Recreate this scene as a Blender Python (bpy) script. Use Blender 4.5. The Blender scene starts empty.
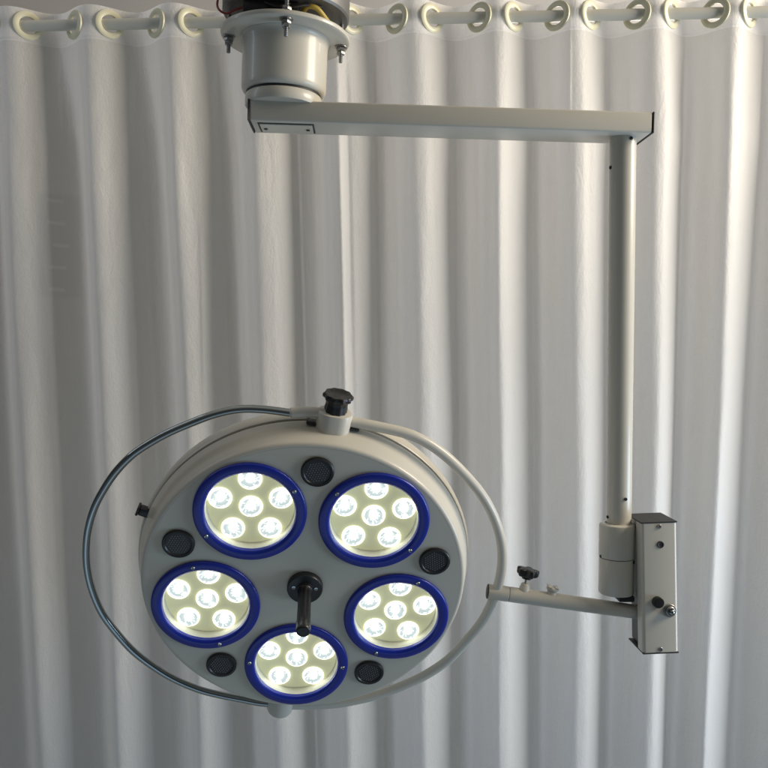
import bpy, bmesh, math, random
from math import sin, cos, pi, radians, tan, atan, atan2, sqrt, exp, floor
from mathutils import Vector, Matrix, Quaternion, noise

random.seed(7)
scene = bpy.context.scene
C = scene.collection

# ------------------------------------------------------------------ camera
CAM = Vector((0.0, 0.0, 1.5))
FPX = 800.0                       # focal length in photo pixels (768 wide)
PITCH = atan(31.0 / FPX)          # looking slightly down
YAW = atan(26.0 / FPX)            # and slightly to the right
cd = bpy.data.cameras.new("camera")
cam = bpy.data.objects.new("camera", cd)
C.objects.link(cam)
cam.location = CAM
cam.rotation_euler = (pi / 2 - PITCH, 0, -YAW)
cd.sensor_width = 36.0
cd.lens = 36.0 * FPX / 768.0
cd.clip_start = 0.01
cd.clip_end = 100.0
scene.camera = cam

# ------------------------------------------------------------------ world: dim room ambience
world = bpy.data.worlds.new("World")
scene.world = world
world.use_nodes = True
nt = world.node_tree
nt.nodes.clear()
wo = nt.nodes.new("ShaderNodeOutputWorld")
wb = nt.nodes.new("ShaderNodeBackground")
wt = nt.nodes.new("ShaderNodeTexCoord")
ws = nt.nodes.new("ShaderNodeSeparateXYZ")
wr = nt.nodes.new("ShaderNodeValToRGB")
wm = nt.nodes.new("ShaderNodeMath"); wm.operation = 'MULTIPLY_ADD'
wm.inputs[1].default_value = 0.5; wm.inputs[2].default_value = 0.5
nt.links.new(wt.outputs['Generated'], ws.inputs[0])
nt.links.new(ws.outputs['Z'], wm.inputs[0])
nt.links.new(wm.outputs[0], wr.inputs[0])
els = wr.color_ramp.elements
els[0].position = 0.0; els[0].color = (0.26, 0.28, 0.27, 1)      # floor, lit by the lamp
els[1].position = 1.0; els[1].color = (0.60, 0.57, 0.52, 1)      # ceiling
for p_, c_ in ((0.24, (0.145, 0.172, 0.192, 1)), (0.42, (0.058, 0.064, 0.070, 1)), (0.60, (0.064, 0.063, 0.061, 1)), (0.80, (0.30, 0.288, 0.265, 1))):
    e_ = els.new(p_); e_.color = c_
nt.links.new(wr.outputs[0], wb.inputs[0])
wb.inputs[1].default_value = 0.75
nt.links.new(wb.outputs[0], wo.inputs[0])

# ------------------------------------------------------------------ lamps of the room (windows out of frame) and added fill lights
def area(name, loc, target, sx, sy, power, col):
    l = bpy.data.lights.new(name, 'AREA')
    l.shape = 'RECTANGLE'; l.size = sx; l.size_y = sy
    l.energy = power; l.color = col
    o = bpy.data.objects.new(name, l)
    C.objects.link(o)
    o.location = loc
    d = Vector(target) - Vector(loc)
    o.rotation_euler = d.to_track_quat('-Z', 'Y').to_euler()
    return o

area("window_light_warm", (2.75, 1.05, 2.62), (-0.35, 1.9, 2.0), 1.1, 1.0, 84, (1.0, 0.87, 0.70))
area("window_light_cool", (2.7, 1.02, 0.62), (-0.2, 1.9, 0.8), 1.1, 1.0, 36, (0.60, 0.785, 1.0))
area("back_window_light", (0.95, 3.1, 2.1), (0.6, 1.9, 2.0), 1.0, 0.9, 15, (1.0, 0.92, 0.84))
area("back_window_light_low", (0.95, 3.1, 0.8), (0.6, 1.9, 0.8), 1.0, 0.9, 9, (0.52, 0.73, 1.0))
area("wall_fill_light", (2.4, 2.5, 2.6), (0.7, 3.4, 2.5), 0.5, 0.5, 16, (1.0, 0.94, 0.88))  # added fill that brightens the wall behind the curtain
area("low_cool_fill_light", (-0.4, 0.7, 0.12), (-0.1, 2.0, 0.55), 1.6, 0.5, 1.5, (0.46, 0.70, 1.0))  # added low fill that tints the lower curtain blue
area("doorway_light", (-1.75, 1.40, 2.5), (-0.2, 1.6, 2.1), 0.10, 1.3, 2.6, (0.72, 0.83, 1.0))

scene.view_settings.view_transform = 'Standard'
scene.view_settings.look = 'None'
scene.view_settings.gamma = 1.0
scene.view_settings.exposure = 0.0
scene.view_settings.use_curve_mapping = False

# ------------------------------------------------------------------ photo -> place
RC = cam.rotation_euler.to_matrix()
FX, FZ, FY = RC.col[0].copy(), RC.col[1].copy(), (-RC.col[2]).copy()   # right, up, forward
def ray(px, py):
    return FX * ((px - 384) / FPX) - FZ * ((py - 384) / FPX) + FY
def at(px, py, Y):
    """point of the place seen at a photo pixel, on the upright plane at distance Y"""
    r = ray(px, py)
    return CAM + r * ((Y - CAM.y) / r.y)
def on_plane(px, py, p0, n):
    r = ray(px, py)
    return CAM + r * ((p0 - CAM).dot(n) / r.dot(n))
def camvec(v):      # camera coordinates (right, down, forward) -> world direction
    return FX * v[0] - FZ * v[1] + FY * v[2]

# ------------------------------------------------------------------ materials
def principled(name, col, rough=0.4, metal=0.0, coat=0.0, spec=0.5, bump=None, var=0.0, vscale=12.0, emis=None, sheen=0.0, roughvar=0.0):
    m = bpy.data.materials.new(name)
    m.use_nodes = True
    t = m.node_tree
    b = t.nodes['Principled BSDF']
    b.inputs['Base Color'].default_value = (*col, 1)
    b.inputs['Roughness'].default_value = rough
    b.inputs['Metallic'].default_value = metal
    b.inputs['Coat Weight'].default_value = coat
    b.inputs['Coat Roughness'].default_value = 0.12
    b.inputs['Specular IOR Level'].default_value = spec
    b.inputs['Sheen Weight'].default_value = sheen
    if emis:
        b.inputs['Emission Color'].default_value = (*emis[0], 1)
        b.inputs['Emission Strength'].default_value = emis[1]
    tc = t.nodes.new("ShaderNodeTexCoord")
    if var > 0 or roughvar > 0:
        n = t.nodes.new("ShaderNodeTexNoise")
        n.inputs['Scale'].default_value = vscale
        n.inputs['Detail'].default_value = 6
        n.inputs['Roughness'].default_value = 0.65
        t.links.new(tc.outputs['Object'], n.inputs['Vector'])
        if var > 0:
            mx = t.nodes.new("ShaderNodeMix"); mx.data_type = 'RGBA'
            mx.inputs[6].default_value = (*[c * (1 - var) for c in col], 1)
            mx.inputs[7].default_value = (*[min(1, c * (1 + var)) for c in col], 1)
            t.links.new(n.outputs['Fac'], mx.inputs[0])
            t.links.new(mx.outputs[2], b.inputs['Base Color'])
        if roughvar > 0:
            mr = t.nodes.new("ShaderNodeMapRange")
            mr.inputs['From Min'].default_value = 0.3; mr.inputs['From Max'].default_value = 0.7
            mr.inputs['To Min'].default_value = max(0.02, rough - roughvar); mr.inputs['To Max'].default_value = rough + roughvar
            t.links.new(n.outputs['Fac'], mr.inputs['Value'])
            t.links.new(mr.outputs[0], b.inputs['Roughness'])
    if bump:
        n2 = t.nodes.new("ShaderNodeTexNoise")
        n2.inputs['Scale'].default_value = bump[0]
        n2.inputs['Detail'].default_value = 3
        bp = t.nodes.new("ShaderNodeBump")
        bp.inputs['Strength'].default_value = bump[1]
        bp.inputs['Distance'].default_value = bump[2]
        t.links.new(tc.outputs['Object'], n2.inputs['Vector'])
        t.links.new(n2.outputs['Fac'], bp.inputs['Height'])
        t.links.new(bp.outputs[0], b.inputs['Normal'])
    return m

M = {}
M['paint'] = principled('cream_enamel', (0.60, 0.578, 0.505), 0.36, coat=0.2, var=0.04, vscale=9, bump=(420, 0.06, 0.0006), roughvar=0.06)
M['face'] = principled('face_plate_enamel', (0.60, 0.58, 0.49), 0.45, var=0.05, vscale=7, bump=(380, 0.06, 0.0006), roughvar=0.06)
M['chrome'] = principled('polished_steel', (0.33, 0.36, 0.36), 0.09, metal=1.0, roughvar=0.03, vscale=30)
M['steel'] = principled('zinc_steel', (0.34, 0.34, 0.33), 0.42, metal=1.0, var=0.15, vscale=60)
M['galv'] = principled('galvanised_sheet', (0.20, 0.20, 0.195), 0.48, metal=0.7, var=0.35, vscale=18)
M['darksteel'] = principled('dark_oxide_steel', (0.05, 0.05, 0.05), 0.45, metal=0.7)
M['black'] = principled('black_plastic', (0.012, 0.012, 0.013), 0.36, var=0.25, vscale=40, bump=(500, 0.10, 0.0005))
M['rubber'] = principled('black_cap', (0.02, 0.02, 0.022), 0.55, var=0.2, vscale=40)
M['mesh_grey'] = principled('grey_grille', (0.13, 0.135, 0.14), 0.5)
M['blue'] = principled('blue_enamel', (0.002, 0.017, 0.29), 0.36, coat=0.15, var=0.10, vscale=25)
M['cupwall'] = principled('recess_wall', (0.72, 0.72, 0.60), 0.45)
M['reflector'] = principled('reflector_plate', (0.58, 0.60, 0.36), 0.42, var=0.05, vscale=30, emis=((1.0, 1.0, 0.64), 0.25))
M['lens'] = principled('lit_lens', (0.4, 0.42, 0.4), 0.12, emis=((0.93, 1.0, 0.97), 0.80))
M['lens_ring'] = principled('lit_lens_rim', (0.8, 0.8, 0.7), 0.2, emis=((1.0, 1.0, 0.84), 1.9))
M['lens_core'] = principled('lit_diode', (0.9, 0.9, 0.9), 0.2, emis=((0.97, 1.0, 0.98), 10.0))
M['lens_dark'] = principled('lens_facet', (0.22, 0.25, 0.25), 0.1, emis=((0.84, 0.97, 0.95), 0.50))
M['red'] = principled('red_wire', (0.22, 0.012, 0.012), 0.4)
M['yellow'] = principled('yellow_cable', (0.50, 0.36, 0.06), 0.45)
M['brown'] = principled('brown_cap', (0.05, 0.035, 0.025), 0.5)
M['eyelet'] = principled('cream_eyelet', (0.82, 0.79, 0.58), 0.35, coat=0.1, var=0.04, vscale=50)
M['rod'] = principled('rod_enamel', (0.66, 0.65, 0.58), 0.33, coat=0.2, var=0.04, vscale=20)
M['wall'] = principled('grey_plaster', (0.60, 0.57, 0.54), 0.8, var=0.08, vscale=3, bump=(60, 0.2, 0.002))

def fabric(name, col, patch=False):
    m = bpy.data.materials.new(name)
    m.use_nodes = True
    t = m.node_tree
    b = t.nodes['Principled BSDF']
    tc = t.nodes.new("ShaderNodeTexCoord")
    # weave cloudiness stretched along the hanging direction
    mp = t.nodes.new("ShaderNodeMapping"); mp.inputs['Scale'].default_value = (34, 34, 5)
    n1 = t.nodes.new("ShaderNodeTexNoise"); n1.inputs['Scale'].default_value = 1.0; n1.inputs['Detail'].default_value = 5
    n1.inputs['Roughness'].default_value = 0.7
    t.links.new(tc.outputs['Object'], mp.inputs[0]); t.links.new(mp.outputs[0], n1.inputs['Vector'])
    mx = t.nodes.new("ShaderNodeMix"); mx.data_type = 'RGBA'
    mx.inputs[6].default_value = (*[c * 0.93 for c in col], 1)
    mx.inputs[7].default_value = (*[c * 1.05 for c in col], 1)
    t.links.new(n1.outputs['Fac'], mx.inputs[0])
    t.links.new(mx.outputs[2], b.inputs['Base Color'])
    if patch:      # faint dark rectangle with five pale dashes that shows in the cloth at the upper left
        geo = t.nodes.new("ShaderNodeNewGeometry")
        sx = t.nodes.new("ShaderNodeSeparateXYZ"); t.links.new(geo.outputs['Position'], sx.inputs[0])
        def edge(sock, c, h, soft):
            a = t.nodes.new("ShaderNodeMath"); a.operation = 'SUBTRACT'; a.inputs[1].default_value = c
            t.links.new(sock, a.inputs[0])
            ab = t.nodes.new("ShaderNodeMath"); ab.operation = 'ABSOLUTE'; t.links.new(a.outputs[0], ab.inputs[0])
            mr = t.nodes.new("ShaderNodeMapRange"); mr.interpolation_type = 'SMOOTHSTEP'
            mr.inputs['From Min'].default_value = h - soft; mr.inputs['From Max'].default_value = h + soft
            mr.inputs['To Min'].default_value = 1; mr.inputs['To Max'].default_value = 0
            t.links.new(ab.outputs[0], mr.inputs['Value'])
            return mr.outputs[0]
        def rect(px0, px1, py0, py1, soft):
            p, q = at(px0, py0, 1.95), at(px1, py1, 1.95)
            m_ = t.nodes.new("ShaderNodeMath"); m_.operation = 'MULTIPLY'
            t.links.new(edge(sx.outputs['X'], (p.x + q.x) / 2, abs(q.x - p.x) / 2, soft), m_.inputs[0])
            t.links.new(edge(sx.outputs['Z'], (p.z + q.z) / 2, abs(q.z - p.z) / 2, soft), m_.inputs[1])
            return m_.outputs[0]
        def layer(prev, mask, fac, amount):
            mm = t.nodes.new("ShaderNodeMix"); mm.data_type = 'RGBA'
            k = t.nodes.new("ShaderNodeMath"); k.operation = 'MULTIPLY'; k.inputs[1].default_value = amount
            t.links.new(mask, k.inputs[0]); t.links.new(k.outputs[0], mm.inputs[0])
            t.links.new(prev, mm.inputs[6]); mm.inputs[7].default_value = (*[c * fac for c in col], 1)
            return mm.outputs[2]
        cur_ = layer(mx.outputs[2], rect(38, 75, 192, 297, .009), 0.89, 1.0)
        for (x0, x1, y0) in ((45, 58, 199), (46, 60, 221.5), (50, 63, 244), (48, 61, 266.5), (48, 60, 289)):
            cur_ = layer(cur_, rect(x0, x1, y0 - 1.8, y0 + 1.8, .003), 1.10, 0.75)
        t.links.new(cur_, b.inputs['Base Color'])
    b.inputs['Roughness'].default_value = 0.42
    b.inputs['Specular IOR Level'].default_value = 0.55
    b.inputs['Sheen Weight'].default_value = 0.12
    b.inputs['Sheen Roughness'].default_value = 0.35
    # crinkle (larger) and grain (small) bump: the grainy shimmer of satin
    mp2 = t.nodes.new("ShaderNodeMapping"); mp2.inputs['Scale'].default_value = (190, 190, 120)
    n2 = t.nodes.new("ShaderNodeTexNoise"); n2.inputs['Scale'].default_value = 1.0; n2.inputs['Detail'].default_value = 4
    n2.inputs['Roughness'].default_value = 0.7
    t.links.new(tc.outputs['Object'], mp2.inputs[0]); t.links.new(mp2.outputs[0], n2.inputs['Vector'])
    b1 = t.nodes.new("ShaderNodeBump"); b1.inputs['Strength'].default_value = 0.55; b1.inputs['Distance'].default_value = 0.0022
    t.links.new(n2.outputs['Fac'], b1.inputs['Height'])
    mp3 = t.nodes.new("ShaderNodeMapping"); mp3.inputs['Scale'].default_value = (30, 30, 11)
    n3 = t.nodes.new("ShaderNodeTexNoise"); n3.inputs['Scale'].default_value = 1.0; n3.inputs['Detail'].default_value = 5
    n3.inputs['Distortion'].default_value = 0.8
    t.links.new(tc.outputs['Object'], mp3.inputs[0]); t.links.new(mp3.outputs[0], n3.inputs['Vector'])
    b2 = t.nodes.new("ShaderNodeBump"); b2.inputs['Strength'].default_value = 0.20; b2.inputs['Distance'].default_value = 0.012
    t.links.new(n3.outputs['Fac'], b2.inputs['Height'])
    t.links.new(b1.outputs[0], b2.inputs['Normal'])
    t.links.new(b2.outputs[0], b.inputs['Normal'])
    # a little of the light passes through the cloth
    tr = t.nodes.new("ShaderNodeBsdfTranslucent"); tr.inputs[0].default_value = (*col, 1)
    t.links.new(b2.outputs[0], tr.inputs['Normal'])
    ms = t.nodes.new("ShaderNodeMixShader"); ms.inputs[0].default_value = 0.30
    out = t.nodes['Material Output']
    t.links.new(b.outputs[0], ms.inputs[1]); t.links.new(tr.outputs[0], ms.inputs[2])
    t.links.new(ms.outputs[0], out.inputs['Surface'])
    return m
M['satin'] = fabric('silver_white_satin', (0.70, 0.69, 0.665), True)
M['hem'] = fabric('doubled_satin_hem', (0.80, 0.795, 0.78))

# ------------------------------------------------------------------ mesh helpers
def smooth_angle(bm, ang=radians(35)):
    bm.normal_update()
    for f in bm.faces: f.smooth = True
    for e in bm.edges:
        if len(e.link_faces) == 2:
            e.smooth = e.calc_face_angle(0) < ang
        else:
            e.smooth = True

MAT = {}          # world matrices of what has been built
def obj(name, bm, mats, parent=None, frame=None, sharp=35):
    """one mesh object; its vertices are given in `frame` (identity = world)"""
    if sharp: smooth_angle(bm, radians(sharp))
    me = bpy.data.meshes.new(name)
    bm.to_mesh(me); bm.free()
    if not isinstance(mats, (list, tuple)): mats = [mats]
    for m in mats: me.materials.append(m)
    o = bpy.data.objects.new(name, me)
    C.objects.link(o)
    W = frame.copy() if frame is not None else Matrix.Identity(4)
    if frame is None:                       # origin at the middle of the piece
        c = sum((v.co for v in me.vertices), Vector()) / max(1, len(me.vertices))
        me.transform(Matrix.Translation(-c)); W = Matrix.Translation(c)
    MAT[o.name] = W
    if parent is not None:
        o.parent = parent
        o.matrix_local = MAT[parent.name].inverted() @ W
    else:
        o.matrix_world = W
    return o

def copy_of(o, frame, parent, kids=True):
    c = o.copy(); C.objects.link(c); c.parent = parent
    MAT[c.name] = frame
    c.matrix_local = MAT[parent.name].inverted() @ frame
    if kids:
        for ch in [x for x in o.children if x.name in MAT]:
            copy_of(ch, frame @ (MAT[o.name].inverted() @ MAT[ch.name]), c)
    return c

def basis(origin, x, y, z):
    m = Matrix.Identity(4)
    for i, v in enumerate((x, y, z)):
        m[0][i], m[1][i], m[2][i] = v
    m.translation = origin
    return m
def frame_z(origin, z, xhint=Vector((1, 0, 0))):
    z = z.normalized()
    x = (xhint - z * xhint.dot(z)).normalized()
    return basis(origin, x, z.cross(x), z)

def lathe(bm, prof, n=48, M4=None, mat=0, cap0=True, cap1=True):
    """prof: (radius, z) list turned round z; optional matrix; returns nothing"""
    M4 = M4 or Matrix.Identity(4)
    rings = []
    for r, z in prof:
        if r < 1e-6:
            rings.append([bm.verts.new(M4 @ Vector((0, 0, z)))])
        else:
            rings.append([bm.verts.new(M4 @ Vector((r * cos(2 * pi * i / n), r * sin(2 * pi * i / n), z))) for i in range(n)])
    for a, b in zip(rings, rings[1:]):
        for i in range(n):
            j = (i + 1) % n
            if len(a) == 1 and len(b) == 1: continue
            if len(a) == 1: f = bm.faces.new((a[0], b[j], b[i]))
            elif len(b) == 1: f = bm.faces.new((a[i], a[j], b[0]))
            else: f = bm.faces.new((a[i], a[j], b[j], b[i]))
            f.material_index = mat
    if cap0 and len(rings[0]) > 1:
        f = bm.faces.new(list(reversed(rings[0]))); f.material_index = mat
    if cap1 and len(rings[-1]) > 1:
        f = bm.faces.new(rings[-1]); f.material_index = mat
    bmesh.ops.recalc_face_normals(bm, faces=bm.faces[:])

def box(bm, x0, x1, y0, y1, z0, z1, M4=None, bev=0.0, seg=2, mat=0):
    M4 = M4 or Matrix.Identity(4)
    r = bmesh.ops.create_cube(bm, size=1.0)
    vs = r['verts']
    for v in vs:
        v.co = Vector((x0 + (v.co.x + .5) * (x1 - x0), y0 + (v.co.y + .5) * (y1 - y0), z0 + (v.co.z + .5) * (z1 - z0)))
    fs = set(f for v in vs for f in v.link_faces)
    for f in fs: f.material_index = mat
    geo = set(vs)
    if bev > 0:
        es = list({e for v in vs for e in v.link_edges})
        rb = bmesh.ops.bevel(bm, geom=es, offset=bev, segments=seg, profile=0.5, affect='EDGES')
        geo = set(rb['verts']) | {v for v in vs if v.is_valid}
        for f in rb['faces']: f.material_index = mat
    for v in geo: v.co = M4 @ v.co

def catmull(pts, per=8, closed=False):
    n = len(pts); out = []
    for i in range(n - 1):
        p0 = pts[max(0, i - 1)]; p1 = pts[i]; p2 = pts[i + 1]; p3 = pts[min(n - 1, i + 2)]
        for k in range(per):
            t = k / per
            out.append(0.5 * ((2 * p1) + (p2 - p0) * t + (2 * p0 - 5 * p1 + 4 * p2 - p3) * t * t + (3 * p1 - p0 - 3 * p2 + p3) * t ** 3))
    out.append(pts[-1].copy())
    return out

def tube(bm, pts, rad, n=16, mat=0, caps=True):
    """round tube along a list of points; rad a number or list"""
    up = None; rings = []
    for i, p in enumerate(pts):
        d = (pts[min(i + 1, len(pts) - 1)] - pts[max(i - 1, 0)]).normalized()
        if up is None:
            h = Vector((0, 0, 1)) if abs(d.z) < 0.9 else Vector((1, 0, 0))
            up = (h - d * h.dot(d)).normalized()
        else:
            up = (up - d * up.dot(d)).normalized()
        s = d.cross(up)
        r = rad[i] if isinstance(rad, (list, tuple)) else rad
        rings.append([bm.verts.new(p + (up * cos(2 * pi * k / n) + s * sin(2 * pi * k / n)) * r) for k in range(n)])
    for a, b in zip(rings, rings[1:]):
        for k in range(n):
            f = bm.faces.new((a[k], a[(k + 1) % n], b[(k + 1) % n], b[k])); f.material_index = mat
    if caps:
        f = bm.faces.new(list(reversed(rings[0]))); f.material_index = mat
        f = bm.faces.new(rings[-1]); f.material_index = mat
    bmesh.ops.recalc_face_normals(bm, faces=bm.faces[:])

def hexnut(bm, r, z0, z1, M4, mat=0):
    lathe(bm, [(r * .93, z0), (r, z0 + (z1 - z0) * .12), (r, z1 - (z1 - z0) * .12), (r * .93, z1)], 6, M4, mat)

def empty(name, loc, label, cat):
    o = bpy.data.objects.new(name, None); C.objects.link(o)
    o.location = loc; o.empty_display_size = 0.1
    o['label'] = label; o['category'] = cat
    MAT[o.name] = Matrix.Translation(loc)
    return o

# ==================================================================== SETTING: wall behind
YC = 1.90                                   # distance of the curtain rod in front of the lens
ANG = radians(4.3)                          # the curtain stands a little turned: its right end is nearer
CD = Vector((cos(ANG), -sin(ANG), 0))       # along the curtain
CN = Vector((-sin(ANG), -cos(ANG), 0))      # out of the curtain, into the room
rodc = on_plane(384, 19.3, Vector((0, YC, 0)), CN)
rl = on_plane(43, 23.2, rodc, CN); rr = on_plane(700, 10.8, rodc, CN)
RODDIR = (rr - rl).normalized()
bm = bmesh.new()
bmesh.ops.create_grid(bm, x_segments=24, y_segments=16, size=1.0)
W0 = rodc - CN * 1.55
for v in bm.verts:
    v.co = Vector((W0.x, W0.y, 0)) + CD * (v.co.x * 2.8) + Vector((0, 0, 1.6 + v.co.y * 1.6))
w = obj('wall', bm, M['wall'], sharp=0)
w['kind'] = 'structure'

# ==================================================================== CURTAIN ROD
rod0 = rodc - RODDIR * 1.35; rod1 = rodc + RODDIR * 1.35
bm = bmesh.new()
tube(bm, [rod0 + (rod1 - rod0) * (i / 20) for i in range(21)], 0.0128, 24)
rod = obj('curtain_rod', bm, M['rod'])
rod['label'] = 'round cream metal rod threaded through the curtain eyelets along the top'
rod['category'] = 'curtain rod'

# ==================================================================== CURTAIN
# fold crests (nearest to the lens): where each stands at the rod and at knee height
crest_top = [-160, -78, 4, 87, 170, 251, 333, 414, 498, 576, 658, 737, 818, 900]
slope = [.055, .052, .050, .047, .045, .036, .022, .012, .006, .000, -.018, -.042, -.055, -.06]
AMP = 0.037
CENTRE = 0.20
def s_at(px, py, off):
    p = on_plane(px, py, rodc + CN * off, CN)
    return (p - rodc).dot(CD)
Zt = rodc.z
pb = on_plane(384, 768, rodc, CN); Zb = pb.z
S_top = [s_at(c, 20, AMP * .8) for c in crest_top]
S_bot = [s_at(c + m * 748, 768, AMP * .8) for c, m in zip(crest_top, slope)]
def spl(S, u):
    i = int(floor(u)); i = max(0, min(len(S) - 2, i)); t = u - i
    p1, p2 = S[i], S[i + 1]
    p0 = S[i - 1] if i > 0 else 2 * p1 - p2
    p3 = S[i + 2] if i + 2 < len(S) else 2 * p2 - p1
    return 0.5 * (2 * p1 + (p2 - p0) * t + (2 * p0 - 5 * p1 + 4 * p2 - p3) * t * t + (3 * p1 - p0 - 3 * p2 + p3) * t ** 3)
NF = len(crest_top)
rnd = random.Random(5)
fold_amp = [rnd.uniform(.9, 1.1) for _ in range(NF + 2)]
fold_h2 = [rnd.uniform(-.10, .14) for _ in range(NF + 2)]
# thin secondary creases: (u, top depth below rod, length, height, width in u, drift)
creases = []
for _ in range(46):
    creases.append((rnd.uniform(0, NF - 1), rnd.uniform(0.0, 1.5), rnd.uniform(.25, .9), rnd.uniform(-.0020, .0020), rnd.uniform(.030, .07), rnd.uniform(-.10, .10)))
creases += [(5.98 + .06, .02, 1.2, .0065, .036, .02), (6.14, .05, 1.0, -.006, .03, 0.0), (9.73, .05, 1.5, .007, .022, .03),
            (8.93, .0, .35, .004, .02, -.05), (4.24, .45, .5, .004, .02, -.10), (9.80, .9, .9, -.006, .03, .0)]
def fold_off(u, dz):
    """how far the cloth stands out from the rod line; dz = depth below the rod"""
    i = int(floor(u + .5)); i = max(0, min(NF, i))
    relax = max(0.0, min(1.0, dz / 0.9))
    a = AMP * (0.70 + 0.30 * min(1.0, max(0.0, dz) / 0.40)) * (1 + (fold_amp[i] - 1) * min(1, dz / .25 if dz > 0 else 0))
    wob = 0.16 * relax * noise.noise(Vector((u * .9, dz * 1.1, 3.3)))
    skew = .38 * min(1.0, max(0.0, dz - .03) / .25)
    th = 2 * pi * (u + wob * .35)
    th = th + skew * (cos(th) - 1)
    h = cos(th) + fold_h2[i] * min(1, max(0, dz) / .2) * (cos(2 * th + .8) - .5) - CENTRE
    o = a * h * (1 + .12 * relax)
    if dz > 0.03:
        k = min(1, (dz - .03) / .2)
        o += k * .0045 * noise.noise(Vector((u * 3.1, dz * 1.3, 9.1)))
        o += k * .0016 * noise.noise(Vector((u * 9.0, dz * 3.0, 1.7)))
    for cu, cz, cl, ch, cw, dr in creases:
        if cz < dz < cz + cl:
            e = (u - cu - dr * (dz - cz)) / cw
            if abs(e) < 3:
                o += ch * exp(-e * e) * sin(pi * (dz - cz) / cl) ** .6
    return o
def cloth(u, z):
    k = (Zt - z) / (Zt - Zb)
    s = spl(S_top, u) * (1 - k) + spl(S_bot, u) * k
    dz = Zt - z
    rz = (rodc + RODDIR * s).z - Zt        # the rod climbs a little to the right, and the cloth with it
    o = fold_off(u, dz)
    if -1 < dz < 0.040: o += 0.0010        # turned-over hem is doubled
    if 0.0355 < dz < 0.0385: o -= 0.0016   # its row of stitching
    return Vector((rodc.x, rodc.y, z + rz * max(0, 1 - dz / 1.2))) + CD * s + CN * o
TOPH = 0.039
PER = 56
U0, U1 = 0.0, NF - 1.0
us = [U0 + (U1 - U0) * i / int((U1 - U0) * PER) for i in range(int((U1 - U0) * PER) + 1)]
zs = [Zt + TOPH - 0.0022 * i for i in range(int((TOPH + .045) / .0022) + 1)]
z = zs[-1]
while z > 0.03:
    z -= 0.009; zs.append(z)
# eyelets sit where the cloth crosses the rod
uc = math.acos(CENTRE) / (2 * pi)
eye_u = []
for i in range(0, NF):
    for sgn in (-1, 1):
        u = i + sgn * uc
        if U0 < u < U1: eye_u.append((u, i, sgn))
eye_p = [cloth(u, Zt) for u, _, _ in eye_u]
bm = bmesh.new()
grid = [[bm.verts.new(cloth(u, z)) for u in us] for z in zs]
for r in range(len(zs) - 1):
    zc = (zs[r] + zs[r + 1]) / 2
    for c in range(len(us) - 1):
        f = None
        if abs(zc - Zt) < 0.03:
            mid = (grid[r][c].co + grid[r + 1][c + 1].co) / 2
            if any((mid - p).length < 0.0235 for p in eye_p): continue
        f = bm.faces.new((grid[r][c], grid[r + 1][c], grid[r + 1][c + 1], grid[r][c + 1]))
        f.material_index = 1 if zc > Zt - 0.040 else 0
for v in [v for v in bm.verts if not v.link_faces]: bm.verts.remove(v)
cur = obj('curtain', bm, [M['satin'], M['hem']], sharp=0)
for p in cur.data.polygons: p.use_smooth = True
cur['label'] = 'silver white satin curtain hanging in deep folds from cream eyelets'
cur['category'] = 'curtain'
# eyelet ring: flat rounded washer
def eyelet_bm():
    b = bmesh.new()
    prof = [(r, z * .68) for r, z in ((0.0205, -.0035), (0.0215, -.0052), (0.0262, -.0066), (0.031, -.0056), (0.0336, -.003), (0.0340, 0.0), (0.0336, .003), (0.031, .0056), (0.0262, .0066), (0.0215, .0052), (0.0205, .0035))]
    n = 48; rings = [[b.verts.new((r * cos(2 * pi * i / n), r * sin(2 * pi * i / n), zz)) for i in range(n)] for r, zz in prof]
    for k in range(len(prof)):
        a, d = rings[k], rings[(k + 1) % len(prof)]
        for i in range(n): b.faces.new((a[i], a[(i + 1) % n], d[(i + 1) % n], d[i]))
    bmesh.ops.recalc_face_normals(b, faces=b.faces[:])
    return b
first = None
for (u, i, sgn), p in zip(eye_u, eye_p):
    t = (cloth(u + .02, Zt) - cloth(u - .02, Zt)).normalized()
    nrm = t.cross(Vector((0, 0, 1))).normalized()
    if nrm.dot(CN) < 0: nrm = -nrm
    F = frame_z(p, nrm, Vector((0, 0, 1)))
    if first is None: first = obj('eyelet', eyelet_bm(), M['eyelet'], cur, F)
    else: copy_of(first, F, cur)

# ==================================================================== SURGICAL LAMP
YM = 1.545                                  # depth of the drop pole and of the ceiling mount
mount_c = at(285.5, 41.5, YM)               # centre of the flange's underside
lamp = empty('surgical_lamp', (mount_c.x, mount_c.y, mount_c.z),
             'cream ceiling mounted operating lamp with five lit blue-rimmed LED clusters on a swing arm', 'surgical lamp')
P = lamp
tilt = radians(2.2)
MF = Matrix.Translation(mount_c) @ Matrix.Rotation(tilt, 4, 'Y')

# flange with drum
bm = bmesh.new()
lathe(bm, [(0.06, 0.000), (0.1165, 0.0), (0.1205, 0.0025), (0.1215, 0.006), (0.1205, 0.0095), (0.117, 0.0115), (0.05, 0.0115)], 96, MF)
fl = obj('mounting_flange', bm, M['paint'], P)
drum_prof = [(0.086, -0.0004), (0.0825, -0.004), (0.0806, -0.010), (0.0800, -0.018), (0.0800, -0.088), (0.0795, -0.093), (0.0775, -0.0975), (0.074, -0.100), (0.071, -0.1005)]
bm = bmesh.new(); lathe(bm, drum_prof, 96, MF); obj('drum_housing', bm, M['paint'], P)
bm = bmesh.new(); lathe(bm, [(0.0698, -0.1007), (0.0698, -0.1052)], 96, MF); obj('seal_ring', bm, M['rubber'], P)
bm = bmesh.new(); lathe(bm, [(0.066, -0.1045), (0.0712, -0.1054), (0.0722, -0.107), (0.0722, -0.124), (0.071, -0.1258), (0.05, -0.1262)], 96, MF)
obj('rotating_collar', bm, M['paint'], P)
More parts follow.
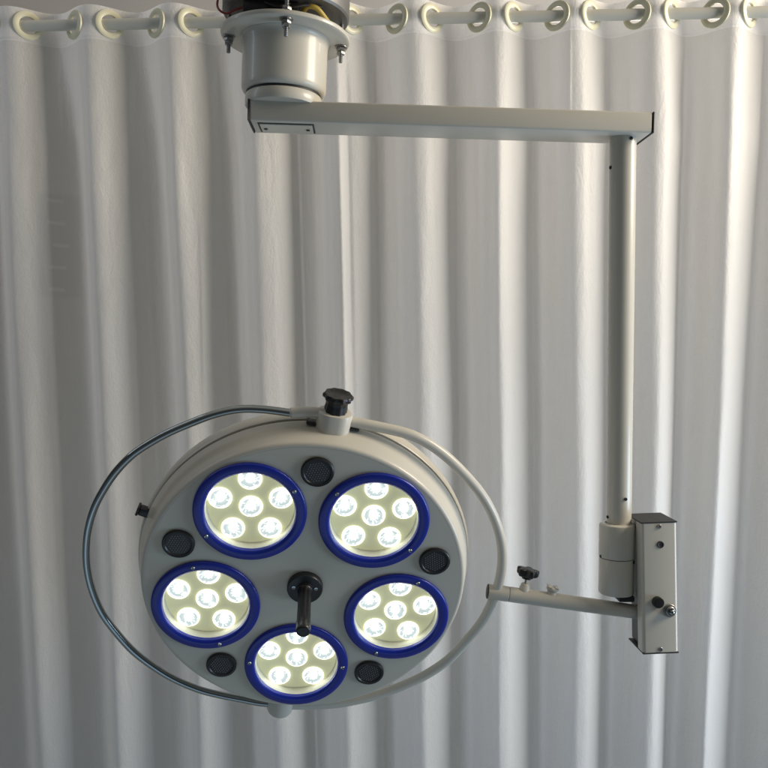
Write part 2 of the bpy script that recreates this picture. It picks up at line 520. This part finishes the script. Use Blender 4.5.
# threaded hanging rods with nuts
for deg in (-84, 6, 96, 186):
    a = radians(deg)
    F = MF @ Matrix.Translation((0.1055 * cos(a), 0.1055 * sin(a), 0)) @ Matrix.Rotation(radians(deg * 3 % 60), 4, 'Z')
    bm = bmesh.new()
    prof = [(0.0, -0.031), (0.0028, -0.0308)]
    zz = -0.030; k = 0
    while zz < 0.16:
        prof.append((0.0040 if k % 2 else 0.0034, zz)); zz += 0.0016; k += 1
    prof += [(0.0038, .165), (0.0, .165)]
    lathe(bm, prof, 12, Matrix.Identity(4), cap0=False, cap1=False)
    ro = obj('threaded_rod', bm, M['steel'], P, F)
    bm = bmesh.new()
    lathe(bm, [(0.0118, -0.0022), (0.0118, -0.0004)], 24)
    hexnut(bm, 0.0088, -0.0090, -0.0022, Matrix.Identity(4))
    hexnut(bm, 0.0080, -0.0155, -0.0094, Matrix.Rotation(.4, 4, 'Z'))
    obj('lower_nut', bm, M['steel'], ro, F)
    bm = bmesh.new()
    lathe(bm, [(0.0115, 0.0118), (0.0115, 0.0135)], 24)
    hexnut(bm, 0.0088, 0.0135, 0.0205, Matrix.Identity(4))
    obj('seat_nut', bm, M['steel'], ro, F)
    bm = bmesh.new()
    hexnut(bm, 0.0105, 0.046, 0.062, Matrix.Identity(4))
    hexnut(bm, 0.0095, 0.063, 0.070, Matrix.Rotation(.5, 4, 'Z'))
    obj('upper_nut', bm, M['darksteel'], ro, F)
# galvanised ceiling can above the flange, closed at the bottom by a dark plate
bm = bmesh.new()
lathe(bm, [(0.0, 0.0395), (0.088, 0.0395), (0.116, 0.042), (0.119, 0.046), (0.119, 0.165), (0.0, 0.165)], 72, MF, cap0=False, cap1=False)
obj('ceiling_can', bm, M['galv'], P)
bm = bmesh.new()
box(bm, -0.07, 0.03, -0.085, 0.0, 0.0185, 0.0393, MF, 0.004)
obj('terminal_block', bm, M['darksteel'], P)
def mpt(x, y, z): return MF @ Vector((x, y, z))
bm = bmesh.new(); tube(bm, catmull([mpt(-.122, -.035, .062), mpt(-.123, -.04, .045), mpt(-.117, -.045, .033), mpt(-.103, -.05, .026), mpt(-.085, -.06, .030), mpt(-.06, -.07, .033)]), .0021, 10)
obj('red_wire', bm, M['red'], P)
bm = bmesh.new(); tube(bm, catmull([mpt(.035, -.06, .028), mpt(.045, -.078, .034), mpt(.062, -.078, .032), mpt(.077, -.062, .022), mpt(.086, -.040, .0165), mpt(.084, -.02, .016)]), .0045, 12)
obj('yellow_cable', bm, M['yellow'], P)
bm = bmesh.new(); tube(bm, catmull([mpt(.0, -.085, .031), mpt(.02, -.092, .026), mpt(.045, -.085, .034), mpt(.07, -.07, .038)]), .0022, 10)
tube(bm, catmull([mpt(-.03, -.09, .034), mpt(-.005, -.098, .024), mpt(.015, -.09, .033)]), .0022, 10)
obj('black_wire', bm, M['rubber'], P)

# horizontal arm: rectangular tube, its long side level
YF = 1.500
A0 = at(247.5, 109.3, YF); A1 = at(654.5, 122.3, YF)
ax = (A1 - A0).normalized(); ay = Vector((0, 1, 0)); ay = (ay - ax * ay.dot(ax)).normalized(); az = ax.cross(ay)
LA = (A1 - A0).length
FA = basis(A0, ax, ay, az)
HA = 0.0192; DA = 0.088
bm = bmesh.new(); box(bm, 0.0036, LA - 0.0036, 0, DA, -HA, HA, None, 0.0035, 3)
arm = obj('horizontal_arm', bm, M['paint'], P, FA)
for x0, x1 in ((0.0, 0.0034), (LA - 0.0034, LA)):
    bm = bmesh.new(); box(bm, x0, x1, -0.0006, DA + .0006, -HA - .0006, HA + .0006, None, 0.0010, 1)
    obj('end_cap', bm, M['rubber'], arm, FA)
bm = bmesh.new(); box(bm, 0.020, 0.118, 0.018, 0.072, -HA - 0.0028, -HA - 0.0002, None, 0.0008, 1)
cv = obj('cover_plate', bm, M['face'], arm, FA)
bm = bmesh.new(); box(bm, 0.0165, 0.1215, 0.0145, 0.0755, -HA - 0.0010, -HA - 0.0001)
obj('plate_gasket', bm, M['rubber'], arm, FA)
for x in (0.029, 0.109):
    bm = bmesh.new()
    lathe(bm, [(0.0036, -HA - 0.0029), (0.0034, -HA - 0.0046), (0.0014, -HA - 0.0047), (0.0012, -HA - 0.0036), (0.0, -HA - 0.0036)], 20, Matrix.Translation((x, 0.045, 0)), cap0=False)
    obj('cover_screw', bm, M['darksteel'], arm, FA)

# drop pole
pt = at(622.9, 137, YM); pbm = at(618.9, 523, YM)
pz = (pt - pbm).normalized()
bm = bmesh.new()
n = 14
L = (pt - pbm).length
prof = [(0.0236 + (0.0252 - 0.0236) * i / n, L * i / n) for i in range(n + 1)]
FP = frame_z(pbm, pz)
bottom_of_arm = L + 0.004
prof[-1] = (0.0252, bottom_of_arm)
lathe(bm, prof, 64)
pole = obj('drop_pole', bm, M['paint'], P, FP)
def screw_on(px, py, rad, r, parent, mat='darksteel', out=.0016):
    """small socket screw set into the pole's round side"""
    q = at(px, py, YM); h = (q - pbm).dot(pz)
    lx = (q - pbm).dot(FP.to_3x3().col[0])
    lx = max(-rad * .985, min(rad * .985, lx))
    dirx = lx / rad
    d = FP.to_3x3().col[0] * dirx + Vector((0, -1, 0)) * sqrt(max(0, 1 - dirx * dirx))
    F = frame_z(pbm + pz * h + d * rad, d, pz)
    b = bmesh.new()
    lathe(b, [(r, -0.002), (r, out), (r * .8, out + .0006), (r * .45, out + .0006), (r * .45, out - .001), (0, out - .001)], 16, cap0=False)
    return obj('set_screw', b, M[mat], parent, F)
screw_on(626.8, 141.5, .0252, .0034, pole)
screw_on(609.3, 168, .0250, .0034, pole)
screw_on(621.6, 497, .0238, .0032, pole)
screw_on(605.5, 516.5, .0236, .0030, pole)

# swivel joint under the pole
sw_t = at(617.4, 523, YM); sw_b = at(616.0, 593, YM)
sz = (sw_t - sw_b).normalized(); FS = frame_z(sw_b, sz); LS = (sw_t - sw_b).length
split = LS * 0.515
bm = bmesh.new()
lathe(bm, [(0.03, split + .001), (0.0342, split + .001), (0.0346, split + .002), (0.0346, LS - .006), (0.0335, LS - .002), (0.0305, LS), (0.0236, LS + .0005), (.0236, LS - .004)], 64)
swu = obj('swivel_sleeve', bm, M['paint'], P, FS)
bm = bmesh.new()
lathe(bm, [(0.029, 0), (0.0325, 0.0006), (0.0338, .003), (0.0338, split - .002), (0.0333, split - .0006), (0.03, split - .0004)], 64)
swl = obj('swivel_housing', bm, M['paint'], P, FS)
bm = bmesh.new(); lathe(bm, [(0.0318, split - .0006), (0.0318, split + .0012)], 48); obj('joint_seal', bm, M['rubber'], P, FS)
def screw_sw(px, py, rad, r):
    q = at(px, py, YM); h = (q - sw_b).dot(sz); X = FS.to_3x3().col[0]
    dx = max(-.985, min(.985, (q - sw_b).dot(X) / rad))
    d = X * dx + Vector((0, -1, 0)) * sqrt(1 - dx * dx)
    b = bmesh.new(); lathe(b, [(r, -.002), (r, .0012), (r * .8, .0018), (r * .45, .0018), (r * .45, 0), (0, 0)], 16, cap0=False)
    obj('set_screw', b, M['darksteel'], swl, frame_z(sw_b + sz * h + d * rad, d, sz))
screw_sw(629.6, 559.5, .0338, .0034)
screw_sw(599.6, 555.5, .0338, .0030)
bm = bmesh.new(); box(bm, -.0, .03, -.022, .02, -.012, -.0005, None, .002); obj('stop_block', bm, M['rubber'], P, FS)

# spring box beside the joint
YB = 1.490
b_tl = at(641.2, 523.2, YB); b_bl = at(643.2, 653.6, YB)
bz = (b_tl - b_bl).normalized(); bx = Vector((1, 0, 0)); bx = (bx - bz * bx.dot(bz)).normalized(); by = bz.cross(bx)
FB = basis(b_bl, bx, by, bz)
HB = (b_tl - b_bl).length; WB = 0.0685; DB = 0.082
bm = bmesh.new()
# outer U-shaped shell: front face and two cheeks with rounded corners
n = 6; R = 0.006; out = []
for cxx, cyy, a0 in ((R, R, pi), (WB - R, R, 1.5 * pi)):
    for i in range(n + 1):
        a = a0 + (pi / 2) * i / n
        out.append((cxx + R * cos(a), cyy + R * sin(a)))
out = [(0, 0.028)] + out + [(WB, DB)]
tk = 0.0018
inn = []
for (x, y) in out:
    xi = min(max(x, tk), WB - tk); yi = max(y, tk)
    inn.append((xi, yi))
ring0 = [bm.verts.new((x, y, .0012)) for x, y in out]; ring1 = [bm.verts.new((x, y, HB - .0012)) for x, y in out]
in0 = [bm.verts.new((x, y, .0012)) for x, y in inn]; in1 = [bm.verts.new((x, y, HB - .0012)) for x, y in inn]
for i in range(len(out) - 1):
    bm.faces.new((ring0[i], ring0[i + 1], ring1[i + 1], ring1[i]))
    bm.faces.new((in0[i + 1], in0[i], in1[i], in1[i + 1]))
    bm.faces.new((ring1[i], ring1[i + 1], in1[i + 1], in1[i]))
    bm.faces.new((ring0[i + 1], ring0[i], in0[i], in0[i + 1]))
for k in (0, -1):
    bm.faces.new((ring0[k], ring1[k], in1[k], in0[k]))
bmesh.ops.recalc_face_normals(bm, faces=bm.faces[:])
sbox = obj('spring_box', bm, M['paint'], P, FB)
bm = bmesh.new(); box(bm, 0.006, WB - .003, 0.010, DB - .002, .003, HB * .72, None, .001, 1); obj('inner_body', bm, M['black'], sbox, FB)
bm = bmesh.new(); box(bm, 0.006, WB - .003, 0.010, DB - .002, HB * .722, HB - .003, None, .001, 1); obj('upper_bracket', bm, M['paint'], sbox, FB)
for z0, z1 in ((-0.0018, 0.0010), (HB - .0010, HB + .0018)):
    bm = bmesh.new(); box(bm, -.0006, WB + .0006, -.0008, DB, z0, z1, None, .0008, 1); obj('end_plate', bm, M['rubber'], sbox, FB)
def on_front(px, py):
    q = on_plane(px, py, b_bl, by); l = FB.inverted() @ q
    return FB @ Matrix.Translation((l.x, 0, l.z)) @ Matrix.Rotation(pi / 2, 4, 'X')
def knob_on(name, px, py, prof, mat, nn=32):
    b = bmesh.new(); lathe(b, prof, nn, cap0=False); return obj(name, b, M[mat], sbox, on_front(px, py))
knob_on('cover_screw', 659.3, 526.4, [(.0042, -.001), (.0042, .0012), (.0034, .0022), (.0013, .0022), (.0012, .001), (0, .001)], 'steel', 20)
knob_on('cover_screw', 660.7, 649.2, [(.0042, -.001), (.0042, .0012), (.0034, .0022), (.0013, .0022), (.0012, .001), (0, .001)], 'steel', 20)
knob_on('hole_plug', 660.4, 544.6, [(.0068, -.001), (.0068, .0010), (.006, .0018), (.004, .0012), (0, .0004)], 'rubber')
knob_on('adjusting_plug', 657.2, 601.6, [(.0105, -.001), (.0105, .0085), (.0098, .0100), (.006, .0106), (0, .0100)], 'black')
bt = knob_on('pivot_bolt', 669.6, 610.5, [(.0125, -.001), (.0125, .0016), (.0118, .0022), (.009, .0024), (.009, .005), (.0075, .0066), (.0066, .0068)], 'steel')
b = bmesh.new(); hexnut(b, .0078, .0024, .0095, Matrix.Identity(4)); lathe(b, [(.0048, .0095), (.0046, .0130), (.003, .0145), (0, .0150)], 20, cap0=False)
obj('bolt_nut', b, M['chrome'], sbox, MAT[bt.name].copy())
# bracket joining swivel and box
bm = bmesh.new(); box(bm, .012, .060, -.016, .016, .012, LS - .012, None, .002); obj('bracket', bm, M['paint'], P, FS)

# ------------------------------------------------ lamp head
def rod3(w):
    a = Vector(w).length
    return Matrix.Rotation(a, 3, Vector(w).normalized())
rv = (0.4125, -0.0796, 0.0651)
Rm = rod3(rv)
cz = 1.4839
cc = (-78.968 * cz / 800, 201.485 * cz / 800, cz)
a0 = -0.0489
hc = CAM + camvec(cc)
hx = camvec(Rm.col[0]); hy = -camvec(Rm.col[1]); hn = -camvec(Rm.col[2])
HF = basis(hc, hx, hy, hn)
HFi = HF.inverted()
def H(x, y, z=0.0): return HF @ Vector((x, y, z))
def head_pt(px, py, z):
    """place on the plane parallel to the lamp face, z in front of it"""
    return HFi @ on_plane(px, py, H(0, 0, z), hn)
RFACE, RPOD, RP, RV = 0.2942, 0.188, 0.100, 0.2444
pods = [(RPOD * cos(radians(54 + 72 * k) + a0), RPOD * sin(radians(54 + 72 * k) + a0)) for k in range(5)]
vents = [(RV * cos(radians(90 + 72 * k) + a0), RV * sin(radians(90 + 72 * k) + a0)) for k in range(5)]

# housing shell (back dome) -- rim, groove, dome
bm = bmesh.new()
prof = [(0.3090, -0.0625), (0.3140, -0.0628), (0.3160, -0.0655), (0.3178, -0.076), (0.3165, -0.090), (0.309, -0.107), (0.292, -0.121), (0.262, -0.130), (0.22, -0.137), (0.16, -0.146), (0.09, -0.151), (0.0, -0.153)]
lathe(bm, prof, 160, cap0=True)
head = obj('lamp_head', bm, M['paint'], P, HF)
# front rim (outer wall from the face edge back to the seam)
bm = bmesh.new()
lathe(bm, [(0.2898, -0.0010), (0.2905, -0.0002), (0.2930, -0.0002), (0.2955, -0.0010), (0.2976, -0.0028), (0.2990, -0.0055), (0.3000, -0.0090), (0.3118, -0.0540), (0.3124, -0.0570), (0.3112, -0.0585), (0.3080, -0.0588)], 160, cap0=False, cap1=False)
obj('front_rim', bm, M['paint'], head, HF)
# seam gasket
bm = bmesh.new(); lathe(bm, [(0.3092, -0.0580), (0.3092, -0.0632)], 128, cap0=False, cap1=False); obj('seam_gasket', bm, M['rubber'], head, HF)
# face plate with five round openings
bm = bmesh.new()
edges = []
def circle(cx, cy, r, n, z=0.0):
    vs = [bm.verts.new((cx + r * cos(2 * pi * i / n), cy + r * sin(2 * pi * i / n), z)) for i in range(n)]
    for i in range(n): edges.append(bm.edges.new((vs[i], vs[(i + 1) % n])))
circle(0, 0, .2903, 160)
for x, y in pods: circle(x, y, 0.0865, 64)
bmesh.ops.triangle_fill(bm, use_beauty=True, edges=edges)
bmesh.ops.recalc_face_normals(bm, faces=bm.faces[:])
if sum(f.normal.z for f in bm.faces) < 0: bmesh.ops.reverse_faces(bm, faces=bm.faces[:])
obj('face_plate', bm, M['face'], head, HF, sharp=0)

# LED clusters
def lens_bm():
    b = bmesh.new(); n = 30
    r0 = 0.0202
    lathe(b, [(r0 + .0008, 0.0), (r0 + .0006, .0030), (r0 - .0004, .0042), (r0 - .0022, .0044)], n, None, 1, cap0=False, cap1=False)
    # faceted collimator: irregularly bright facets between rim and diode
    rr = random.Random(11)
    radii = [(r0 - .0022, .0044), (.0160, .0018), (.0118, .0004), (.0082, -.0002), (.0066, .0010)]
    rings = [[b.verts.new((r * cos(2 * pi * (i + .5 * (k % 2)) / n), r * sin(2 * pi * (i + .5 * (k % 2)) / n), z)) for i in range(n)] for k, (r, z) in enumerate(radii)]
    for k in range(len(rings) - 1):
        for i in range(n):
            f = b.faces.new((rings[k][i], rings[k][(i + 1) % n], rings[k + 1][(i + 1) % n], rings[k + 1][i]))
            a = 2 * pi * (i + .5) / n
            q = rr.random()
            side = abs(cos(a)) > .55
            if k in (1, 2) and (q < (.85 if side else .5)): f.material_index = 2
            elif k == 0 and q < .45: f.material_index = 2
            else: f.material_index = 0
    lathe(b, [(.0066, .0010), (.0062, .0042), (.0046, .0062), (.0024, .0072), (0, .0074)], n, None, 3, cap0=False)
    bmesh.ops.recalc_face_normals(b, faces=b.faces[:])
    return b
def make_pod():
    F = HF @ Matrix.Translation((pods[0][0], pods[0][1], 0))
    b = bmesh.new()
    prof = [(0.0862, 0.0004), (0.0990, 0.0004), (0.1000, 0.0016), (0.0998, 0.0042), (0.0986, 0.0062), (0.0965, 0.0072), (0.090, 0.0078), (0.0855, 0.0077), (0.0838, 0.0070), (0.0806, 0.0046), (0.0798, 0.0034), (0.0796, 0.0020), (0.0796, -0.002), (0.083, -0.002)]
    lathe(b, prof, 96, cap0=False, cap1=False)
    pod = obj('led_cluster', b, M['blue'], P, F, sharp=40)
    b = bmesh.new()
    lathe(b, [(0.0830, -0.0021), (0.0802, -0.0021), (0.0792, -0.0042), (0.0790, -0.0170), (0.0770, -0.0186)], 96, cap0=False, cap1=False)
    obj('recess_wall', b, M['cupwall'], pod, F)
    b = bmesh.new()
    lathe(b, [(0.0, -0.0185), (0.0745, -0.0185), (0.0771, -0.0185)], 96, cap0=False, cap1=False)
    obj('reflector', b, M['reflector'], pod, F)
    l0 = None
    lm = [M['lens'], M['lens_ring'], M['lens_dark'], M['lens_core']]
    for k in range(-1, 5):
        x, y = (0, 0) if k < 0 else (0.0565 * cos(radians(90 + 72 * k) + a0 * .3), 0.0565 * sin(radians(90 + 72 * k) + a0 * .3))
        Fl = F @ Matrix.Translation((x, y, -0.0184)) @ Matrix.Rotation(k * 1.1, 4, 'Z')
        if l0 is None: l0 = obj('led_lens', lens_bm(), lm, pod, Fl, sharp=12)
        else: copy_of(l0, Fl, pod, False)
    return pod
# directions of the two screws in each blue rim, from the photo
pod_screws = [((351, 1),), ]
scr_px = {0: [(337.5, 494), (410, 550)], 1: [(294, 491.5), (207, 535.5)], 2: [(193.5, 568.5), (219.5, 643)], 3: [(251, 662.5), (341.5, 667)], 4: [(417.5, 583.5), (377, 651.5)]}
sb = None
rl_ = random.Random(21)
for k in range(5):
    if k == 0: pod = make_pod(); pod0 = pod
    else: pod = copy_of(pod0, HF @ Matrix.Translation((pods[k][0], pods[k][1], 0)) @ Matrix.Rotation(radians((0, 3, -2, 2, -4)[k]), 4, 'Z'), P)
    PODS = globals().setdefault('PODS', []); PODS.append(pod)
    for ch in [c for c in pod.children if c.name.startswith('led_lens')]:
        MAT[ch.name] = MAT[ch.name] @ Matrix.Rotation(rl_.uniform(0, 6.28), 4, 'Z')
        ch.matrix_local = MAT[pod.name].inverted() @ MAT[ch.name]
for k in range(5):
    for (px, py) in scr_px[k]:
        l = head_pt(px, py, .006); dv = Vector((l.x - pods[k][0], l.y - pods[k][1])).normalized() * 0.0905
        F = HF @ Matrix.Translation((pods[k][0] + dv.x, pods[k][1] + dv.y, .0076))
        if sb is None:
            b = bmesh.new()
            lathe(b, [(.0040, -.001), (.0040, .0006), (.0032, .0018), (.0014, .0021), (.0013, .0008), (0, .0008)], 20, cap0=False)
            sb = obj('rim_screw', b, M['chrome'], PODS[k], F)
        else: copy_of(sb, F, PODS[k], False)

# black round vents with a pierced grille
v0 = None
for k, (x, y) in enumerate(vents):
    F = HF @ Matrix.Translation((x, y, 0)) @ Matrix.Rotation(.2 + k * .9, 4, 'Z')
    if v0 is None:
        b = bmesh.new()
        lathe(b, [(.0275, .0003), (.0290, .0012), (.0288, .0048), (.0270, .0062), (.0240, .0056), (.0225, .0038), (0, .0036)], 64, cap0=False)
        v0 = obj('vent', b, M['black'], P, F)
        b = bmesh.new()
        st = .0048
        for i in range(-5, 6):
            for j in range(-5, 6):
                xx = (i + .5 * (j % 2)) * st; yy = j * st * .866
                if xx * xx + yy * yy < .0195 ** 2:
                    lathe(b, [(.0015, .0034), (.0013, .0043), (0, .0044)], 8, Matrix.Translation((xx, yy, 0)), cap0=False)
        obj('grille', b, M['mesh_grey'], v0, F)
    else: copy_of(v0, F, P)

# centre handle
bm = bmesh.new()
lathe(bm, [(.0315, .0003), (.0330, .0015), (.0330, .0100), (.0310, .0130), (.0245, .0140), (.0165, .0140), (.0160, .0160), (0, .0160)], 64, cap0=False)
hm = obj('handle', bm, M['black'], P, HF)
bm = bmesh.new()
prof = [(.0140, .0162), (.0125, .0185), (.0112, .026), (.0108, .060), (.0112, .092), (.0126, .100), (.0130, .106), (.0130, .120), (.0122, .1245), (.0100, .1265), (.0040, .1262), (0, .1255)]
n = 48
rings = []
for r, z in prof:
    flute = .0009 if .02 < z < .098 else 0
    if r == 0: rings.append([bm.verts.new((0, 0, z))])
    else: rings.append([bm.verts.new(((r + flute * cos(8 * 2 * pi * i / n)) * cos(2 * pi * i / n), (r + flute * cos(8 * 2 * pi * i / n)) * sin(2 * pi * i / n), z)) for i in range(n)])
for a, b_ in zip(rings, rings[1:]):
    for i in range(n):
        j = (i + 1) % n
        if len(b_) == 1: bm.faces.new((a[i], a[j], b_[0]))
        else: bm.faces.new((a[i], a[j], b_[j], b_[i]))
bm.faces.new(list(reversed(rings[0])))
bmesh.ops.recalc_face_normals(bm, faces=bm.faces[:])
obj('grip', bm, M['black'], hm, HF, sharp=50)
for x, y in ((-.0205, .006), (.0205, .004)):
    bm = bmesh.new()
    lathe(bm, [(.0036, .0138), (.0034, .0152), (.0012, .0154), (.001, .0145), (0, .0145)], 18, Matrix.Translation((x, y, 0)), cap0=False)
    obj('mount_screw', bm, M['chrome'], hm, HF)

# catch on the left side
q = head_pt(143.5, 511.5, -.062)
ang = atan2(q.y, q.x)
F = HF @ Matrix.Translation((.3125 * cos(ang), .3125 * sin(ang), -.062)) @ Matrix.Rotation(ang, 4, 'Z')
bm = bmesh.new(); box(bm, -.004, .016, -.008, .008, -.010, .006, None, .002); box(bm, .016, .021, -.0095, .0095, -.012, .008, None, .002)
obj('catch', bm, M['black'], head, F)

# ------------------------------------------------ pivots and hoop
ZP = -0.050
tp = head_pt(333.0, 424, ZP)
pdir = Vector((tp.x, tp.y, 0)).normalized()             # pivot axis, in the face's own plane
pang = atan2(pdir.y, pdir.x)
PF = HF @ Matrix.Translation((0, 0, ZP)) @ Matrix.Rotation(pang - pi / 2, 4, 'Z')   # local y = pivot axis
def axis_frame(r): return PF @ Matrix.Translation((0, r, 0)) @ Matrix.Rotation(-pi / 2, 4, 'X')   # local z = outward
F = axis_frame(0)
# boss on the rim under the hoop (oblong block with round ends)
bm = bmesh.new()
def stadium(z, hw, rr, n=14):
    pts = []
    for s, a0_ in ((1, -pi / 2), (-1, pi / 2)):
        for i in range(n + 1):
            a = a0_ + pi * i / n
            pts.append(Vector((s * hw + rr * cos(a), rr * sin(a), z)))
    return pts
loops = []
for z, k in ((.300, 1.0), (.3350, 1.0), (.3380, .96), (.3390, .90)):
    loops.append([bm.verts.new(p) for p in stadium(z, .007 * k, .0245 * k)])
for a, b_ in zip(loops, loops[1:]):
    for i in range(len(a)): bm.faces.new((a[i], a[(i + 1) % len(a)], b_[(i + 1) % len(a)], b_[i]))
bm.faces.new(loops[-1]); bm.faces.new(list(reversed(loops[0])))
bmesh.ops.recalc_face_normals(bm, faces=bm.faces[:])
boss = obj('pivot_block', bm, M['paint'], P, F)
bm = bmesh.new(); box(bm, -.047, .047, -.010, .010, .3095, .3145, None, .002); obj('pivot_plate', bm, M['darksteel'], boss, F)
# knob on top
bm = bmesh.new()
n = 40
prof = [(.0195, .3392), (.0195, .347), (.0187, .352), (.0187, .359), (.0205, .3615), (.0246, .3640), (.0256, .3670), (.0252, .3705), (.0236, .3728), (.0190, .3730), (.0160, .3714), (0, .3710)]
rings = []
for r, z in prof:
    if r == 0: rings.append([bm.verts.new((0, 0, z))]); continue
    fl = .0019 if .363 < z < .3722 and r > .02 else .0009
    rings.append([bm.verts.new(((r + fl * cos(10 * 2 * pi * i / n)) * cos(2 * pi * i / n), (r + fl * cos(10 * 2 * pi * i / n)) * sin(2 * pi * i / n), z)) for i in range(n)])
for a, b_ in zip(rings, rings[1:]):
    for i in range(n):
        j = (i + 1) % n
        if len(b_) == 1: bm.faces.new((a[i], a[j], b_[0]))
        else: bm.faces.new((a[i], a[j], b_[j], b_[i]))
bm.faces.new(list(reversed(rings[0])))
bmesh.ops.recalc_face_normals(bm, faces=bm.faces[:])
kn = obj('clamp_knob', bm, M['black'], boss, F, sharp=45)
# lower pivot
bm = bmesh.new()
lathe(bm, [(.0255, .300), (.0265, .318), (.0265, .3540), (.0245, .3590), (.0205, .3605), (0, .3605)], 48, PF @ Matrix.Rotation(pi / 2, 4, 'X'), cap0=False)
obj('lower_pivot', bm, M['paint'], P)

left_px = [(334, 414), (315, 412.3), (300, 412.3), (290, 412.8), (262, 409.3), (238, 409.3), (214, 414.4), (190, 423.4), (166, 434), (145, 446), (130, 457), (115, 473), (103, 491), (94, 509), (88.2, 530), (86.3, 551), (87.6, 571), (92.5, 591), (101.4, 612), (115, 631), (133, 651), (154, 667), (175, 679.5), (199, 689.5), (220, 695), (240, 699), (262, 703), (286, 704.5)]
right_px = [(334, 417), (352, 422), (374, 426), (405, 433), (424, 441), (442.5, 453.4), (461, 470.6), (480, 492.5), (492.5, 514), (500, 536), (502.3, 555), (500.5, 575), (494.5, 596), (482.5, 620.5), (466.5, 640.5), (449, 659), (429, 673), (408, 683.5), (383, 693), (358, 699.5), (330, 704), (286, 705)]
lp = [HF @ head_pt(x, y, ZP) for x, y in left_px]
rp = [HF @ head_pt(x, y, ZP) for x, y in right_px]
bm = bmesh.new(); tube(bm, catmull(lp[3:], 8), .0071, 20); obj('chrome_hoop', bm, M['chrome'], P)
bm = bmesh.new()
lpts = catmull(lp[:4], 8)
tube(bm, lpts, [.0098] * (len(lpts) - 3) + [.0097, .0092, .0078], 20)
obj('hoop_socket', bm, M['paint'], P)
bm = bmesh.new(); tube(bm, catmull(rp, 8), .0096, 24); obj('painted_hoop', bm, M['paint'], P)

# ------------------------------------------------ yoke arm from hoop to spring box
jp = HF @ head_pt(496.5, 592.5, ZP)
YJ = jp.y
e0 = at(487.2, 591.2, YJ); e1 = at(640.0, 612.3, YM - .004)
yd = (e1 - e0).normalized()
FYk = frame_z(e0, yd, Vector((0, 0, 1)))           # local z along the tube, x up
LY = (e1 - e0).length
bm = bmesh.new()
cut = 0.0425
lathe(bm, [(.0130, .0016), (.0145, .0016), (.0150, .003), (.0150, cut - .0008), (.0142, cut - .0002)], 40)
yj = obj('yoke_arm', bm, M['paint'], P, FYk)
bm = bmesh.new(); lathe(bm, [(0, -.0010), (.0120, -.0010), (.0146, .0004), (.0146, .0015)], 40, cap0=False); obj('end_plug', bm, M['brown'], yj, FYk)
bm = bmesh.new(); lathe(bm, [(.0134, cut - .0004), (.0134, cut + .0010)], 32); obj('joint_gap', bm, M['rubber'], yj, FYk)
bm = bmesh.new(); lathe(bm, [(.0140, cut + .0006), (.0148, cut + .0012), (.0150, cut + .003), (.0146, LY * .6), (.0138, LY)], 40); obj('arm_tube', bm, M['paint'], yj, FYk)
def up_frame(px, py):
    """frame standing on the arm tube's top side"""
    q = at(px, py, YJ); zl = (FYk.inverted() @ q).z
    u = FYk.to_3x3().col[0]
    return frame_z(FYk @ Vector((.0148, 0, zl)), u + yd * .05, yd)
F = up_frame(524.5, 585)
bm = bmesh.new(); lathe(bm, [(.0105, -.006), (.0100, .003), (.0088, .0052), (.0082, .0095), (.0072, .0108), (0, .0108)], 32, cap0=False); bs = obj('knob_boss', bm, M['paint'], yj, F)
bm = bmesh.new(); lathe(bm, [(.0024, .0105), (.0024, .0265)], 12); obj('knob_stud', bm, M['steel'], yj, F)
bm = bmesh.new()
n = 60; loops = []
for z, k in ((.0255, .80), (.0268, .90), (.0290, .97), (.0375, 1.0), (.0398, .96), (.0408, .86)):
    lp_ = []
    for i in range(n):
        a = 2 * pi * i / n
        r = (.0188 + .0044 * cos(5 * a)) * k
        lp_.append(bm.verts.new((r * cos(a), r * sin(a), z)))
    loops.append(lp_)
for a, b_ in zip(loops, loops[1:]):
    for i in range(n): bm.faces.new((a[i], a[(i + 1) % n], b_[(i + 1) % n], b_[i]))
bm.faces.new(loops[-1]); bm.faces.new(list(reversed(loops[0])))
lathe(bm, [(.009, .0205), (.0095, .0256)], 24)
bmesh.ops.recalc_face_normals(bm, faces=bm.faces[:])
obj('lock_knob', bm, M['black'], yj, F, sharp=40)
F = up_frame(551.5, 590)
bm = bmesh.new()
lathe(bm, [(.0100, -.006), (.0096, .0030), (.0088, .0042), (.0118, .0056), (.0124, .0075), (.0120, .0098), (.010, .0112), (0, .0112)], 32, cap0=False)
box(bm, -.0112, -.0028, -.0112, .0112, .0100, .0134, None, .0022); box(bm, .0028, .0112, -.0112, .0112, .0100, .0134, None, .0022)
obj('slotted_screw', bm, M['paint'], yj, F)
